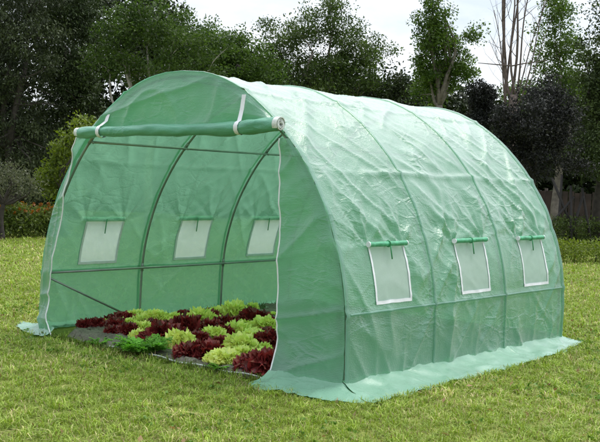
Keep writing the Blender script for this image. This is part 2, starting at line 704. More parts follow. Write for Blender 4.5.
def edge_lerp(tab, z):
    zs = [t[1] for t in tab]
    return float(np.interp(z, zs[::-1], [t[0] for t in tab][::-1]))


DOOR_R = [(0.935, 1.60), (0.95, 1.3), (0.965, 0.9), (0.98, 0.5), (0.985, 0.2), (0.99, 0.0)]
DOOR_L = [(-1.045, 1.60), (-1.13, 1.3), (-1.205, 0.9), (-1.262, 0.52), (-1.305, 0.30), (-1.27, 0.13), (-1.17, 0.02)]
mb = MB()
# gable above the door
xs = np.linspace(-1.0, 0.99, 110)
rows = 44
G = []
for x in np.linspace(-1.0, 1.0, 120):
    ztop = float(np.interp(abs(x), dx[:len(dx) // 2 + 1][::-1], dz[:len(dz) // 2 + 1][::-1]))
    ztop = ztop + 0.022
    zb = 1.585 + 0.075 * (x + 1.13) / 2.115
    ztop = max(ztop, zb + 0.004)
    col = []
    for t in np.linspace(0, 1, rows):
        z = zb + (ztop - zb) * t
        k = math.sin(math.pi * min(1, t)) * 0.9
        col.append((x, -0.004 - 0.018 * k - front_disp(x, z) * (0.15 + 0.85 * min(1, 5 * (1 - t))), z))
    G.append(col)
mb.grid(np.array(G))
sheet_z(mb.build('gable_panel', PANEL, house))
mb = MB()
# right strip
G = []
for z in np.linspace(0.0, 1.56, 120):
    x0, x1 = edge_lerp(DOOR_R, z), x_of_z(min(z, 1.98)) + (0.016 if z < 0.8 else 0.026)
    rowp = []
    for t in np.linspace(0, 1, 40):
        x = x0 + (x1 - x0) * t
        b = 0.35 + 0.65 * min(1.0, (1 - t) * 4)
        flare = -0.10 * max(0, 0.28 - z) / 0.28 * (1 - t) ** 1.0
        y = -0.006 - b * (front_disp(x, z) * 1.2 + 0.005 * ridged(x * 5, z * 0.7, 61) ** 3) + flare
        rowp.append((x, y, max(0.014, z)))
    G.append(rowp)
mb.grid(np.array(G))
front_r = sheet_z(mb.build('door_side_panel', PANEL, house))
mb = MB()
# left strip, its free edge hanging a little out of the plane
G = []
for z in np.linspace(0.0, 1.56, 120):
    x0, x1 = edge_lerp(DOOR_L, z), -x_of_z(min(z, 1.98)) - 0.016
    rowp = []
    for t in np.linspace(0, 1, 30):
        x = x0 + (x1 - x0) * t
        b = 0.3 + 0.7 * min(1.0, (1 - t) * 3)
        hang = -0.07 * (1 - t) * (0.3 + 0.7 * math.sin(min(1, z / 1.5) * math.pi))
        curl = -0.13 * max(0, 0.3 - z) / 0.3 * (1 - t)
        y = -0.006 - b * (front_disp(x, z) * 1.4 + 0.008 * ridged(x * 7, z * 1.1, 63) ** 3) + hang + curl
        rowp.append((x, y, max(0.014, z)))
    G.append(rowp)
LEFT_EDGE = [g[0] for g in G]
mb.grid(np.array(G))
front_l = sheet_z(mb.build('door_side_panel', PANEL, house))
# white tape down both door edges
for tab, side in ((DOOR_R, 1), (DOOR_L, -1)):
    mb = MB()
    P = []
    for z in np.linspace(0.02, 1.56, 60):
        x = edge_lerp(tab, z)
        if side == 1:
            flare = -0.10 * max(0, 0.28 - z) / 0.28
            y = -0.006 - (front_disp(x, z) * 1.2 + 0.005 * ridged(x * 5, z * 0.7, 61) ** 3) + flare
        else:
            hang = -0.07 * (0.3 + 0.7 * math.sin(min(1, z / 1.5) * math.pi))
            curl = -0.13 * max(0, 0.3 - z) / 0.3
            y = -0.006 - (front_disp(x, z) * 1.4 + 0.008 * ridged(x * 7, z * 1.1, 63) ** 3) + hang + curl
        P.append((x, y, max(0.016, z)))
    mb.tube(P, 0.0055, 6)
    mb.build('edge_tape', WHITE, front_r if side == 1 else front_l)

# rear gable
G = []
for x in np.linspace(-1.49, 1.49, 90):
    ztop = float(np.interp(abs(x), dx[:len(dx) // 2 + 1][::-1], dz[:len(dz) // 2 + 1][::-1]))
    G.append([(x, LEN + 0.004 + 0.012 * math.sin(math.pi * t) + front_disp(x + 9, ztop * t), 0.012 + (ztop - 0.008) * t) for t in np.linspace(0, 1, 60)])
mb = MB()
mb.grid(np.array(G))
mb.build('back_panel', PANEL, house)

# rolled-up door
mb = MB()
P, Rr = [], []
RX0, RX1 = -1.03, 0.985


def roll_c(t):
    x = RX0 + (RX1 - RX0) * t
    z = 1.585 + 0.075 * t + 0.012 * math.sin(t * 5.0) - 0.022 * math.sin(math.pi * t) + 0.006 * nz(t * 6, 4)
    y = -0.072 - 0.012 * math.sin(t * 7)
    return x, y, z


nseg = 22
V = []
NR = 120
for i in range(NR):
    t = i / (NR - 1)
    x, y, z = roll_c(t)
    r = 0.036 + 0.010 * t + 0.003 * math.sin(t * 17) + 0.006 * nz(t * 9, 1)
    for st in (0.14, 0.822):
        r -= 0.007 * math.exp(-((t - st) / 0.018) ** 2)
    ring = []
    for k in range(nseg):
        a = 2 * math.pi * k / nseg
        rr = r * (1 + 0.17 * nz(math.cos(a) * 1.5 + t * 14, math.sin(a) * 1.5, 3) + 0.07 * ridged(a * 1.2, t * 5, 8) ** 3)
        ring.append((x, y + rr * math.cos(a), z + rr * math.sin(a)))
    ring.append(ring[0])
    V.append(ring)
mb.grid(np.array(V))
rolled = mb.build('rolled_door', ROLL, house)
# rolled layers at both ends: a spiral of sheeting
for t, sx in ((1.0, 1), (0.0, -1)):
    x, y, z = roll_c(t)
    R0 = 0.041 if sx == 1 else 0.033
    mb = MB()
    Pin, Pout = [], []
    N = 90
    G = []
    for i in range(N):
        q = i / (N - 1)
        a = q * 2 * math.pi * 3.6
        r = 0.006 + (R0 - 0.004) * q
        wob = 0.004 * math.sin(a * 1.3)
        G.append([(x - sx * 0.03, y + r * math.cos(a), z + r * math.sin(a)), (x + sx * (0.008 + wob), y + r * math.cos(a), z + r * math.sin(a)),
                  (x + sx * (0.008 + wob), y + (r + 0.006) * math.cos(a), z + (r + 0.006) * math.sin(a)),
                  (x - sx * 0.03, y + (r + 0.006) * math.cos(a), z + (r + 0.006) * math.sin(a))])
    mb.grid(np.array(G))
    mb.build('roll_end', ROLLEND, rolled, smooth=False)
# straps
for t, xt, zt in ((0.14, -0.725, 1.74), (0.822, 0.625, 1.845)):
    x, y, z = roll_c(t)
    r = 0.047
    mb = MB()
    path = [(xt, -0.036, zt)]
    path.append((x + (xt - x) * 0.55, -0.052, z + (zt - z) * 0.55))
    for a in np.radians([100, 130, 165, 200, 235, 270, 300, 330]):
        path.append((x, y + r * math.cos(a), z + r * math.sin(a)))
    path.append((x, -0.03, z + 0.02))
    w = 0.018
    G = [[(p[0] - w, p[1], p[2]), (p[0], p[1] - 0.003, p[2]), (p[0] + w, p[1], p[2])] for p in path]
    mb.grid(np.array(G))
    mb.build('strap', WHITE, rolled)

# cord along the door threshold
mb = MB()
mb.tube([(-0.55 + 1.55 * t, -0.115 + 0.012 * math.sin(t * 9), 0.026 + 0.006 * math.sin(t * 23)) for t in np.linspace(0, 1, 40)], 0.0048, 6)
mb.build('threshold_cord', ROLLEND, house)

# ------------------------------------------------------------------ windows
for side in (1, -1):
    for (a, b) in WY:
        smp = np.linspace(SW0, SW1, 26)
        ymp = np.linspace(a, b, 26)

        def wp(s, y, off=0.0):
            p = cover_pt(s, y, off) if side == 1 else cover_pt(STOT - s, y, off)
            return p
        mb = MB()
        mb.grid(np.array([[wp(s, y) for y in ymp] for s in smp]))
        win = mb.build('window', NET, house)
        mb = MB()
        w = 0.009
        for off in (0.005, -0.005):
            ss = np.linspace(SW0 - w, SW1, 24)
            for yc in (a, b):
                mb.grid(np.array([[wp(s, yc + e + 0.002 * nz(s * 9, yc), off) for e in (-w, 0, w)] for s in ss]))
            yy = np.linspace(a - w, b + w, 24)
            mb.grid(np.array([[wp(SW0 + e + 0.004 * nz(y * 9, 5), y, off + 0.0015) for e in (-w * 1.2, 0, w * 1.2)] for y in yy]))
        mb.build('window_trim', WHITE, win)
        mb = MB()
        P, Rr = [], []
        for i, y in enumerate(np.linspace(a - 0.03, b + 0.02, 30)):
            p = np.array(wp(SW1 + 0.012, y, 0.026 + 0.004 * nz(y * 8, 4)))
            P.append(p)
            Rr.append(0.0165 + 0.0025 * nz(y * 14, 2))
        mb.tube(P, Rr, 12)
        mb.build('rolled_flap', FLAP, win)
        for e in (0, -1):
            mb = MB()
            d = (P[0] - P[1]) if e == 0 else (P[-1] - P[-2])
            d /= np.linalg.norm(d)
            mb.tube([P[e] - d * 0.006, P[e] + d * 0.001], Rr[e] + 0.0012, 12)
            mb.build('flap_end', WHITE, win, smooth=False)
        mb = MB()
        yc = (a + b) / 2
        pc = np.array(wp(SW1 + 0.012, yc, 0.026))
        ring = [pc + 0.0195 * np.array([math.cos(t), 0, math.sin(t)]) for t in np.linspace(0, 2 * math.pi, 14)]
        mb.tube(ring, 0.0045, 6, cap=False)
        sx = 1 if side == 1 else -1
        mb.tube([pc + np.array([sx * 0.02, 0.0, -0.015]), pc + np.array([sx * 0.022, 0.006, -0.05]), pc + np.array([sx * 0.024, 0.018, -0.10])], 0.0045, 6)
        mb.tube([pc + np.array([-sx * 0.034, 0.0, 0.0]), pc + np.array([-sx * 0.030, -0.006, -0.05]), pc + np.array([-sx * 0.026, -0.012, -0.12])], 0.0045, 6)
        mb.build('tie', TIE, win)

# ------------------------------------------------------------------ skirt lying on the grass
def skirt_strip(inner_pts, outer_pts, n=90, mrows=14, ph=0.0):
    mb = MB()
    A = np.array(inner_pts, float)
    B = np.array(outer_pts, float)
    ta = np.linspace(0, 1, len(A))
    tb = np.linspace(0, 1, len(B))
    G = []
    for t in np.linspace(0, 1, n):
        p = np.array([np.interp(t, ta, A[:, i]) for i in range(2)])
        q = np.array([np.interp(t, tb, B[:, i]) for i in range(2)])
        row = []
        for u in np.linspace(0, 1, mrows):
            e = p + (q - p) * u
            e = e + (q - p) / (np.linalg.norm(q - p) + 1e-6) * 0.03 * u * (nz(t * 14, ph) + 0.6 * nz(t * 41, ph))
            z = 0.026 + 0.011 * nz(e[0] * 6, e[1] * 6, ph) + 0.007 * ridged(e[0] * 9 - e[1] * 3, e[1] * 5 + e[0] * 4, 57) ** 4 + 0.012 * ridged(e[0] * 4, e[1] * 4, 50 + ph) ** 3 + (0.0 if ph in (7.0, 9.0) else 0.05) * (1 - u) ** 3
            z -= 0.012 * u ** 3
            row.append((e[0], e[1], max(0.012, z)))
        G.append(row)
    mb.grid(np.array(G))
    mb.build('skirt', SKIRT_IN if ph == 9.0 else SKIRT, house)


skirt_strip([(1.5, -0.01), (1.51, 1.0), (1.51, 2.0), (1.5, 3.09)], [(1.80, -0.14), (1.83, 0.25), (1.80, 0.8), (1.82, 1.4), (1.78, 2.0), (1.76, 2.6), (1.64, 3.28)], 130)
skirt_strip([(0.99, -0.10), (1.2, -0.05), (1.5, -0.01)], [(0.97, -0.28), (1.13, -0.36), (1.36, -0.27), (1.60, -0.28), (1.80, -0.14)], 50, ph=3.0)
skirt_strip([(-1.17, -0.13), (-1.35, -0.08), (-1.5, -0.01)], [(-1.22, -0.20), (-1.42, -0.18), (-1.68, -0.10), (-1.90, 0.05)], 50, ph=5.0)
skirt_strip([(-1.535, -0.01), (-1.535, 3.09)], [(-1.90, 0.05), (-1.74, 0.35), (-1.72, 1.5), (-1.72, 3.1)], 90, ph=7.0)
skirt_strip([(-1.495, 0.55), (-1.495, 3.05)], [(-1.42, 0.55), (-1.38, 1.0), (-1.34, 1.6), (-1.32, 2.4), (-1.32, 3.05)], 90, ph=9.0)
skirt_strip([(-1.5, 3.085), (1.5, 3.085)], [(-1.6, 3.3), (1.64, 3.28)], 60, ph=11.0)

# ------------------------------------------------------------------ ground
me = bpy.data.meshes.new('lawn')
mb = MB()
mb.add([(-260, -120, 0), (260, -120, 0), (260, 420, 0), (-260, 420, 0)], [(0, 1, 2, 3)])
lawn = mb.build('lawn', lawn_soil())
tag(lawn, kind='structure')

BED = [(-1.46, 0.30), (-1.18, -0.02), (-0.65, -0.10), (1.03, -0.11), (1.46, 0.0), (1.46, 3.05), (-1.46, 3.05)]
G = []
for i, t in enumerate(np.linspace(0, 1, 150)):
    y = -0.11 + 3.16 * t
    row = []
    for x in np.linspace(-1.46, 1.46, 150):
        yf = float(np.interp(x, [-1.46, -1.18, -0.65, 1.03, 1.46], [0.30, 0.0, -0.10, -0.11, 0.0])) + 0.02 * nz(x * 6, 1)
        yy = yf + (3.05 - yf) * t
        z = 0.014 + 0.022 * (nz(x * 5, yy * 5) + 0.6) + 0.016 * nz(x * 15, yy * 15) + 0.018 * abs(nz(x * 30, yy * 30)) + random.uniform(0, 0.008)
        edge = min(1, (yy - yf) / 0.06)
        row.append((x, yy, max(0.005, z * edge)))
    G.append(row)
mb = MB()
mb.grid(np.array(G))
bed = mb.build('soil_bed', soil_mat())
tag(bed, kind='structure')


def leaf_quads(centres, rads, n_per, size, colA, colB, droop=0.0, aspect=0.45, shell=0.5):
    cs = np.repeat(np.asarray(centres), n_per, axis=0)
    rs = np.repeat(np.asarray(rads), n_per, axis=0)
    n = len(cs)
    d = rng.normal(0, 1, (n, 3))
    d /= np.linalg.norm(d, axis=1, keepdims=True)
    rad = rng.uniform(0, 1, (n, 1)) ** shell
    p = cs + d * rad * rs
    ax = d * 0.7 + rng.normal(0, 0.7, (n, 3))
    ax[:, 2] -= droop
    ax /= np.linalg.norm(ax, axis=1, keepdims=True)
    nr = rng.normal(0, 1, (n, 3))
    nr[:, 2] += 0.9
    sd_ = np.cross(ax, nr)
    sd_ /= np.linalg.norm(sd_, axis=1, keepdims=True) + 1e-6
    up_ = np.cross(sd_, ax)
    L = size * rng.uniform(0.6, 1.35, (n, 1))
    W = L * aspect * rng.uniform(0.8, 1.2, (n, 1))
    V = np.empty((n, 4, 3))
    V[:, 0] = p - ax * L / 2
    V[:, 1] = p + sd_ * W / 2 + up_ * W * 0.18
    V[:, 2] = p + ax * L / 2
    V[:, 3] = p - sd_ * W / 2 + up_ * W * 0.18
    ck = np.repeat(rng.uniform(0, 1, (len(centres), 1)), n_per, axis=0)
    u = np.clip(0.55 * ck + 0.45 * rng.uniform(0, 1, (n, 1)) ** 1.4, 0, 1)
    c = np.asarray(colA) + (np.asarray(colB) - np.asarray(colA)) * u
    return V.reshape(-1, 3), np.repeat(c[:, None, :], 4, axis=1).reshape(-1, 3)


# ------------------------------------------------------------------ grass blades
def blades(x, y, h, w, cols, lean):
    n = len(x)
    a = rng.uniform(0, 2 * math.pi, n)
    ln = np.abs(rng.normal(0.0, 1.0, n)) * lean + 0.15
    dirx, diry = np.cos(a), np.sin(a)
    b = a + math.pi / 2 + rng.normal(0, 0.5, n)
    wx, wy = np.cos(b) * w / 2, np.sin(b) * w / 2
    z0 = np.zeros(n)
    m_ = 0.55
    lm = ln * 0.35
    mx, my, mz = x + dirx * h * lm, y + diry * h * lm, h * m_ * np.ones(n)
    tx, ty = x + dirx * h * ln, y + diry * h * ln
    tz = h * np.clip(1.05 - 0.35 * ln, 0.25, 1)
    V = np.empty((n, 2, 4, 3), np.float32)
    V[:, 0, 0] = np.stack([x - wx, y - wy, z0], 1)
    V[:, 0, 1] = np.stack([x + wx, y + wy, z0], 1)
    V[:, 0, 2] = np.stack([mx + wx * .85, my + wy * .85, mz], 1)
    V[:, 0, 3] = np.stack([mx - wx * .85, my - wy * .85, mz], 1)
    V[:, 1, 0] = V[:, 0, 3]
    V[:, 1, 1] = V[:, 0, 2]
    V[:, 1, 2] = np.stack([tx + wx * .15, ty + wy * .15, tz], 1)
    V[:, 1, 3] = np.stack([tx - wx * .15, ty - wy * .15, tz], 1)
    cc = np.repeat(cols[:, None, :], 8, axis=1).reshape(-1, 3)
    return V.reshape(-1, 3), cc


def inside_house(x, y):
    core = (x > -1.46) & (x < 1.775 - 0.14 * np.clip((y - 2.3) / 0.95, 0, 1)) & (y > -0.09) & (y < 3.22)
    fr = (x > 1.02) & (x < 1.72) & (y > -0.24) & (y <= 0)
    fl = (x > -1.75) & (x < -1.25) & (y > -0.1) & (y < 3.1)
    sill = (x > -0.9) & (x < 1.0) & (y > -0.10) & (y < 0)
    corner = (x < -1.0) & (y < 0.3 + (-(x + 1.46)) * 1.05) & (x > -1.46)
    return (core & ~corner) | fr | fl | sill


def scatter(d0, d1, dens, hmean, wmean):
    # sector in front of the camera, with a margin for looking from beside it
    n = int(dens * (d1 ** 2 - d0 ** 2) / 2 * math.radians(64))
    d = np.sqrt(rng.uniform(d0 ** 2, d1 ** 2, n))
    az = math.radians(-38.1) + rng.uniform(-math.radians(32), math.radians(32), n)
    x = CAM[0] + d * np.sin(az)
    y = CAM[1] + d * np.cos(az)
    keep = ~inside_house(x, y)
    x, y = x[keep], y[keep]
    n = len(x)
    pat = np.array([nz(a * 0.9, b * 0.9, 2) + 0.6 * nz(a * 3.1, b * 3.1, 4) for a, b in zip(x, y)])
    tuft = np.array([nz(a * 9, b * 9, 6) for a, b in zip(x, y)])
    keep = rng.uniform(0, 1, n) < np.clip(0.70 + 1.2 * tuft, 0.12, 1)
    x, y, pat, tuft = x[keep], y[keep], pat[keep], tuft[keep]
    n = len(x)
    h = hmean * (0.55 + 0.9 * rng.uniform(0, 1, n) ** 1.5) * (1 + 0.8 * tuft)
    w = wmean * rng.uniform(0.6, 1.35, n)
    g1 = np.array([0.165, 0.25, 0.034])
    g2 = np.array([0.34, 0.445, 0.078])
    st = np.array([0.62, 0.56, 0.27])
    br = np.array([0.22, 0.165, 0.08])
    u = rng.uniform(0, 1, (n, 1))
    cols = g1 + (g2 - g1) * u
    p = rng.uniform(0, 1, n)
    dry = p < np.clip(0.11 + 0.28 * pat, 0.04, 0.45)
    cols[dry] = st * rng.uniform(0.6, 1.05, (dry.sum(), 1))
    d2 = (p > 0.93)
    cols[d2] = br
    cols *= (1.0 + 0.45 * tuft + 0.15 * pat)[:, None].clip(0.45, 1.5)
    return blades(x, y, h, w, cols, 1.0)


parts = [scatter(2.9, 6.2, 10000, 0.034, 0.0048), scatter(6.2, 9.0, 6000, 0.034, 0.006), scatter(9.0, 14.0, 2500, 0.034, 0.009),
         scatter(14.0, 26.0, 750, 0.035, 0.016)]
# weeds along the inside of the far wall and round the skirt's hem
n = 1500
xx = rng.normal(-1.36, 0.05, n)
yy = rng.uniform(0.5, 3.0, n)
kp = np.array([nz(b * 4, 3) for b in yy]) > -0.1
c0 = np.tile(np.array([[0.07, 0.13, 0.025]]), (n, 1)) * rng.uniform(0.6, 1.5, (n, 1))
parts.append(blades(xx[kp], yy[kp], rng.uniform(0.04, 0.11, kp.sum()), np.full(kp.sum(), 0.008), c0[kp], 0.6))
n = 1500
t = rng.uniform(-0.3, 3.35, n)
xx = 1.815 - 0.16 * np.clip((t - 2.3) / 0.95, 0, 1) + np.abs(rng.normal(0.0, 0.04, n)) - 0.02
c0 = np.tile(np.array([[0.24, 0.33, 0.055]]), (n, 1)) * rng.uniform(0.6, 1.4, (n, 1))
parts.append(blades(xx, t, rng.uniform(0.02, 0.055, n), np.full(n, 0.006), c0, 0.9))
n = 700
t = rng.uniform(-1.3, 1.0, n)
c0 = np.tile(np.array([[0.13, 0.18, 0.03]]), (n, 1)) * rng.uniform(0.6, 1.4, (n, 1))
parts.append(blades(t, -0.125 - np.abs(rng.normal(0, 0.03, n)), rng.uniform(0.03, 0.075, n), np.full(n, 0.006), c0, 0.6))
# clover and other small weeds, and a few dead leaves, among the blades
n = 5200
d = np.sqrt(rng.uniform(3.8 ** 2, 10.0 ** 2, n))
az = math.radians(-38.1) + rng.uniform(-math.radians(32), math.radians(32), n)
xx, yy = CAM[0] + d * np.sin(az), CAM[1] + d * np.cos(az)
kp = ~inside_house(xx, yy) & np.array([nz(a * 1.3, b * 1.3, 71) + 0.5 * nz(a * 5, b * 5, 72) > 0.12 for a, b in zip(xx, yy)])
xx, yy = xx[kp], yy[kp]
wl = [np.array([a, b, rng.uniform(0.012, 0.03)]) for a, b in zip(xx, yy)]
Vw, cw = leaf_quads(np.array(wl), np.full((len(wl), 3), (0.022, 0.022, 0.008)), 4, 0.020, (0.07, 0.16, 0.02), (0.17, 0.30, 0.05), aspect=0.8)
Vw[:, 2] = np.maximum(Vw[:, 2], 0.004)
parts.append((Vw, cw))
n = 420
d = np.sqrt(rng.uniform(3.8 ** 2, 11.0 ** 2, n))
az = math.radians(-38.1) + rng.uniform(-math.radians(32), math.radians(32), n)
xx, yy = CAM[0] + d * np.sin(az), CAM[1] + d * np.cos(az)
kp = ~inside_house(xx, yy)
wl = np.stack([xx[kp], yy[kp], np.full(kp.sum(), 0.026)], 1)
Vw, cw = leaf_quads(wl, np.full((len(wl), 3), (0.01, 0.01, 0.006)), 1, 0.04, (0.14, 0.08, 0.035), (0.36, 0.25, 0.11), aspect=0.5)
Vw[:, 2] = np.maximum(Vw[:, 2], 0.004)
parts.append((Vw, cw))
V = np.concatenate([p[0] for p in parts])
cc = np.concatenate([p[1] for p in parts])
go = link('grass', np_mesh('grass', V, 4, GRASS, cc))
tag(go, 'short mown yellowish green grass of the lawn', 'grass', kind='stuff')


# ------------------------------------------------------------------ lettuces
def lettuce_mesh(kind, seed):
    r = random.Random(seed)
    V, Fq, cols = [], [], []
    nl = 76
    nu, nv = 21, 9
    for i in range(nl):
        q = (i + 0.5) / nl                    # 0 heart .. 1 outside
        az = i * 2.39996 + r.uniform(-0.3, 0.3)
        th = 1.42 * q ** 0.62 + r.uniform(-0.12, 0.12)      # angle of the tip from upright
        L = 0.5 * (0.86 + 0.16 * q) * r.uniform(0.88, 1.1)
        fan = r.uniform(0.42, 0.62)
        b = len(V)
        ph = r.uniform(0, 50)
        k1 = r.uniform(9, 13)
        amp = 0.058 if kind == 'red' else 0.052
        tint = r.uniform(0.45, 1.75)
        path = [(0.0, 0.0)]
        roll = r.uniform(0.9, 1.9)
        for a in range(1, nv):
            v = a / (nv - 1)
            an = min(2.3, th * 0.86 + roll * v ** 3)          # tips roll outward
            path.append((path[-1][0] + L / (nv - 1) * math.sin(an), path[-1][1] + L / (nv - 1) * math.cos(an)))
        for a in range(nv):
            v = a / (nv - 1)
            an = min(2.3, th * 0.86 + roll * v ** 3)
            for c in range(nu):
                u = c / (nu - 1) * 2 - 1
                sid = L * v ** 0.62 * fan * u * 1.15 
                ruf = amp * v ** 1.5 * (0.25 + 0.75 * abs(u) + 0.5 * v) * (math.sin(u * k1 * 0.55 + ph) + 0.6 * math.sin(u * k1 * 1.05 + v * 7 + ph * 3) + 0.35 * v * math.sin(u * k1 * 1.9 + ph * 2))
                cup = 0.10 * u * u * v
                back = 0.26 * L * u ** 4 * v
                lx = path[a][0] + ruf * math.cos(an) - cup * math.cos(an) - back * math.sin(an)
                lz = 0.02 + path[a][1] - ruf * math.sin(an) + cup * math.sin(an) - back * math.cos(an)
                x = lx * math.cos(az) - sid * math.sin(az)
                y = lx * math.sin(az) + sid * math.cos(az)
                V.append((x, y, max(0.0, lz)))
                if kind == 'red':
                    base = np.array([0.36, 0.24, 0.10])
                    tip = np.array([0.21, 0.036, 0.036]) * tint
                    k = min(1, v * 1.6 + 0.2 * abs(u))
                else:
                    base = np.array([0.88, 0.88, 0.64])
                    tip = np.array([0.74, 0.81, 0.25]) * (0.75 + 0.3 * tint)
                    k = min(1, v * 1.2) ** 1.2
                cols.append((base + (tip - base) * k) * r.uniform(0.9, 1.1))
        for a in range(nv - 1):
            for c in range(nu - 1):
                Fq.append((b + a * nu + c, b + a * nu + c + 1, b + (a + 1) * nu + c + 1, b + (a + 1) * nu + c))
    return idx_mesh(kind + '_lettuce', V, Fq, LETTUCE, np.clip(np.array(cols), 0.003, 0.9))


LM = {'red': [lettuce_mesh('red', s) for s in (1, 2, 3, 4)], 'green': [lettuce_mesh('green', s) for s in (11, 12, 13, 14)]}
LETT = [
    ('red', 85, 322, 11, 'tiny dark red lettuce at the far left tip of the bed'),
    ('red', 97, 322, 14, 'dark red lettuce second from the left tip of the bed, beside bare soil'),
    ('green', 107, 322, 12, 'small pale green lettuce among red ones, before the lower diagonal brace'),
    ('red', 122, 317, 16, 'dark red lettuce at the foot of the diagonal brace, against the far wall'),
    ('red', 114, 329, 14, 'low dark red lettuce at the front left of the planting, above the bare soil patch'),
    ('red', 128, 330, 15, 'dark red lettuce behind the left half of the large feathery clump'),
    ('green', 141, 327, 19, 'yellow-green lettuce rising just behind the middle of the large feathery clump'),
    ('green', 156, 318, 18, 'yellow-green lettuce in the back row just right of the foot of the second hoop'),
    ('red', 164, 334, 25, 'big dark red lettuce at the right end of the large feathery clump'),
    ('green', 171, 318, 16, 'pale yellow-green lettuce of the back row, behind the gap between two big red heads'),
    ('red', 186, 329, 22, 'dark red lettuce behind the pale upright lettuce of the front row'),
    ('red', 184, 314, 13, 'small dark red lettuce in the back row between two pale green ones'),
    ('green', 200, 320, 18, 'loose mottled pale green lettuce left of the small round upright one'),
    ('green', 180, 342, 20, 'pale green lettuce leaning upright in the front row between two big dark red heads'),
    ('red', 187, 350, 21, 'dark red lettuce at the bed front, right of the leaning pale green one'),
    ('red', 207, 347, 29, 'wide dark red lettuce in the middle front, above the small feathery sprig'),
    ('red', 197, 337, 19, 'medium dark red lettuce tucked behind the wide red one in the middle'),
    ('green', 214, 321, 14, 'small upright bright green lettuce just left of a dark red head below the third hoop'),
    ('red', 226, 323, 19, 'dark red lettuce under the foot of the third hoop'),
    ('green', 234, 314, 19, 'tall bright green lettuce at the back just right of the third hoop'),
    ('green', 219, 312, 15, 'pale green lettuce at the back just left of the foot of the third hoop'),
    ('red', 254, 318, 24, 'loose dark red lettuce at the back right, before the bare dark soil with seedlings'),
    ('green', 265, 326, 21, 'round bright green lettuce near the right door edge, in front of the back red one'),
    ('green', 213, 334, 19, 'pale washed green lettuce low in the middle of the bed'),
    ('green', 238, 330, 18, 'speckled pale green lettuce behind the large frilly bright green head'),
    ('green', 254, 334, 17, 'pale green lettuce between the large frilly green head and the round green one'),
    ('green', 241, 343, 28, 'largest frilly bright green lettuce, centre right of the bed'),
    ('red', 222, 341, 17, 'small dark red lettuce touching the left side of the large frilly green head'),
    ('red', 269, 340, 23, 'dark red lettuce by the right door edge, right of the large frilly green head'),
    ('green', 225, 357, 21, 'pale green lettuce with long leaves at the bed front, left of two big red heads'),
    ('red', 240, 363, 26, 'big dark red lettuce at the front, second from the right door edge'),
    ('red', 255, 368, 32, 'biggest dark red lettuce, at the front right corner by the threshold cord'),
    ('green', 257, 354, 16, 'small pale green lettuce just above the biggest red head'),
    ('green', 272, 377, 14, 'small pale green lettuce at the bottom of the right door edge, over the cord'),
    ('red', 271, 356, 15, 'dark red lettuce half hidden by the right door panel above the biggest red head'),
    ('red', 274, 324, 13, 'dark red lettuce at the back half hidden by the right door edge'),
    ('green', 253, 306, 10, 'lone pale seedling lettuce on bare dark soil near the far wall'),
    ('green', 274, 313, 9, 'lone pale seedling lettuce on bare soil beside the right door edge'),
]
HEAP = [(94, 317), (150, 313), (250, 312), (272, 320), (270, 364), (235, 364), (185, 350), (165, 341), (120, 333)]


def in_poly(x, y, P):
    c = False
    for a in range(len(P)):
        (x0, y0), (x1, y1) = P[a], P[a - 1]
        if (y0 > y) != (y1 > y) and x < (x1 - x0) * (y - y0) / (y1 - y0) + x0:
            c = not c
    return c


FILL = []
tries = 0
while len(FILL) < 30 and tries < 6000:
    tries += 1
    x, y = random.uniform(94, 272), random.uniform(312, 366)
    if not in_poly(x, y, HEAP):
        continue
    w = random.uniform(13, 17)
    if all(math.hypot(x - q[1], (y - q[2]) * 1.5) > 0.30 * (w + q[3]) for q in LETT + FILL):
        k_ = random.choice(['red', 'green'])
        FILL.append((k_, x, y, w, ('small dark red' if k_ == 'red' else 'small pale green') + ' lettuce squeezed into a gap between the larger heads of the bed'))
for i, (kind, px, py, w, lab) in enumerate(LETT + FILL):
    P = at(px, py, 0.06)
    dep = float(np.dot(P - CAM, FW))
    dia = w * dep / F_PX
    P = at(px, py, 0.03 + 0.30 * dia)
    if P[0] < -1.36:
        d = P - CAM
        k = (-1.36 - CAM[0]) / d[0]
        P = CAM + d * k
    if P[1] < 0.0:
        pass
    P[1] = max(P[1], 0.05)
    P[0] = min(P[0], float(np.interp(P[1], [0.0, 0.5], [0.88, 1.05])) - 0.3 * dia if P[1] < 0.5 else 9)
    o = link('red_lettuce' if kind == 'red' else 'green_lettuce', LM[kind][i % 4], loc=(P[0], P[1], 0.014))
    sc = dia * (1.42 if 10 < w < 26 else 1.26) * random.uniform(0.94, 1.08)
    zs = random.uniform(1.0, 1.3)
    if lab.startswith('tall') or 'upright' in lab:
        zs *= 1.3
    o.scale = (sc, sc, sc * zs)
    o.rotation_euler = (random.uniform(-.12, .12), random.uniform(-.12, .12), random.uniform(0, 6.28))
    tag(o, lab, 'lettuce', 'lettuces in the soil bed')


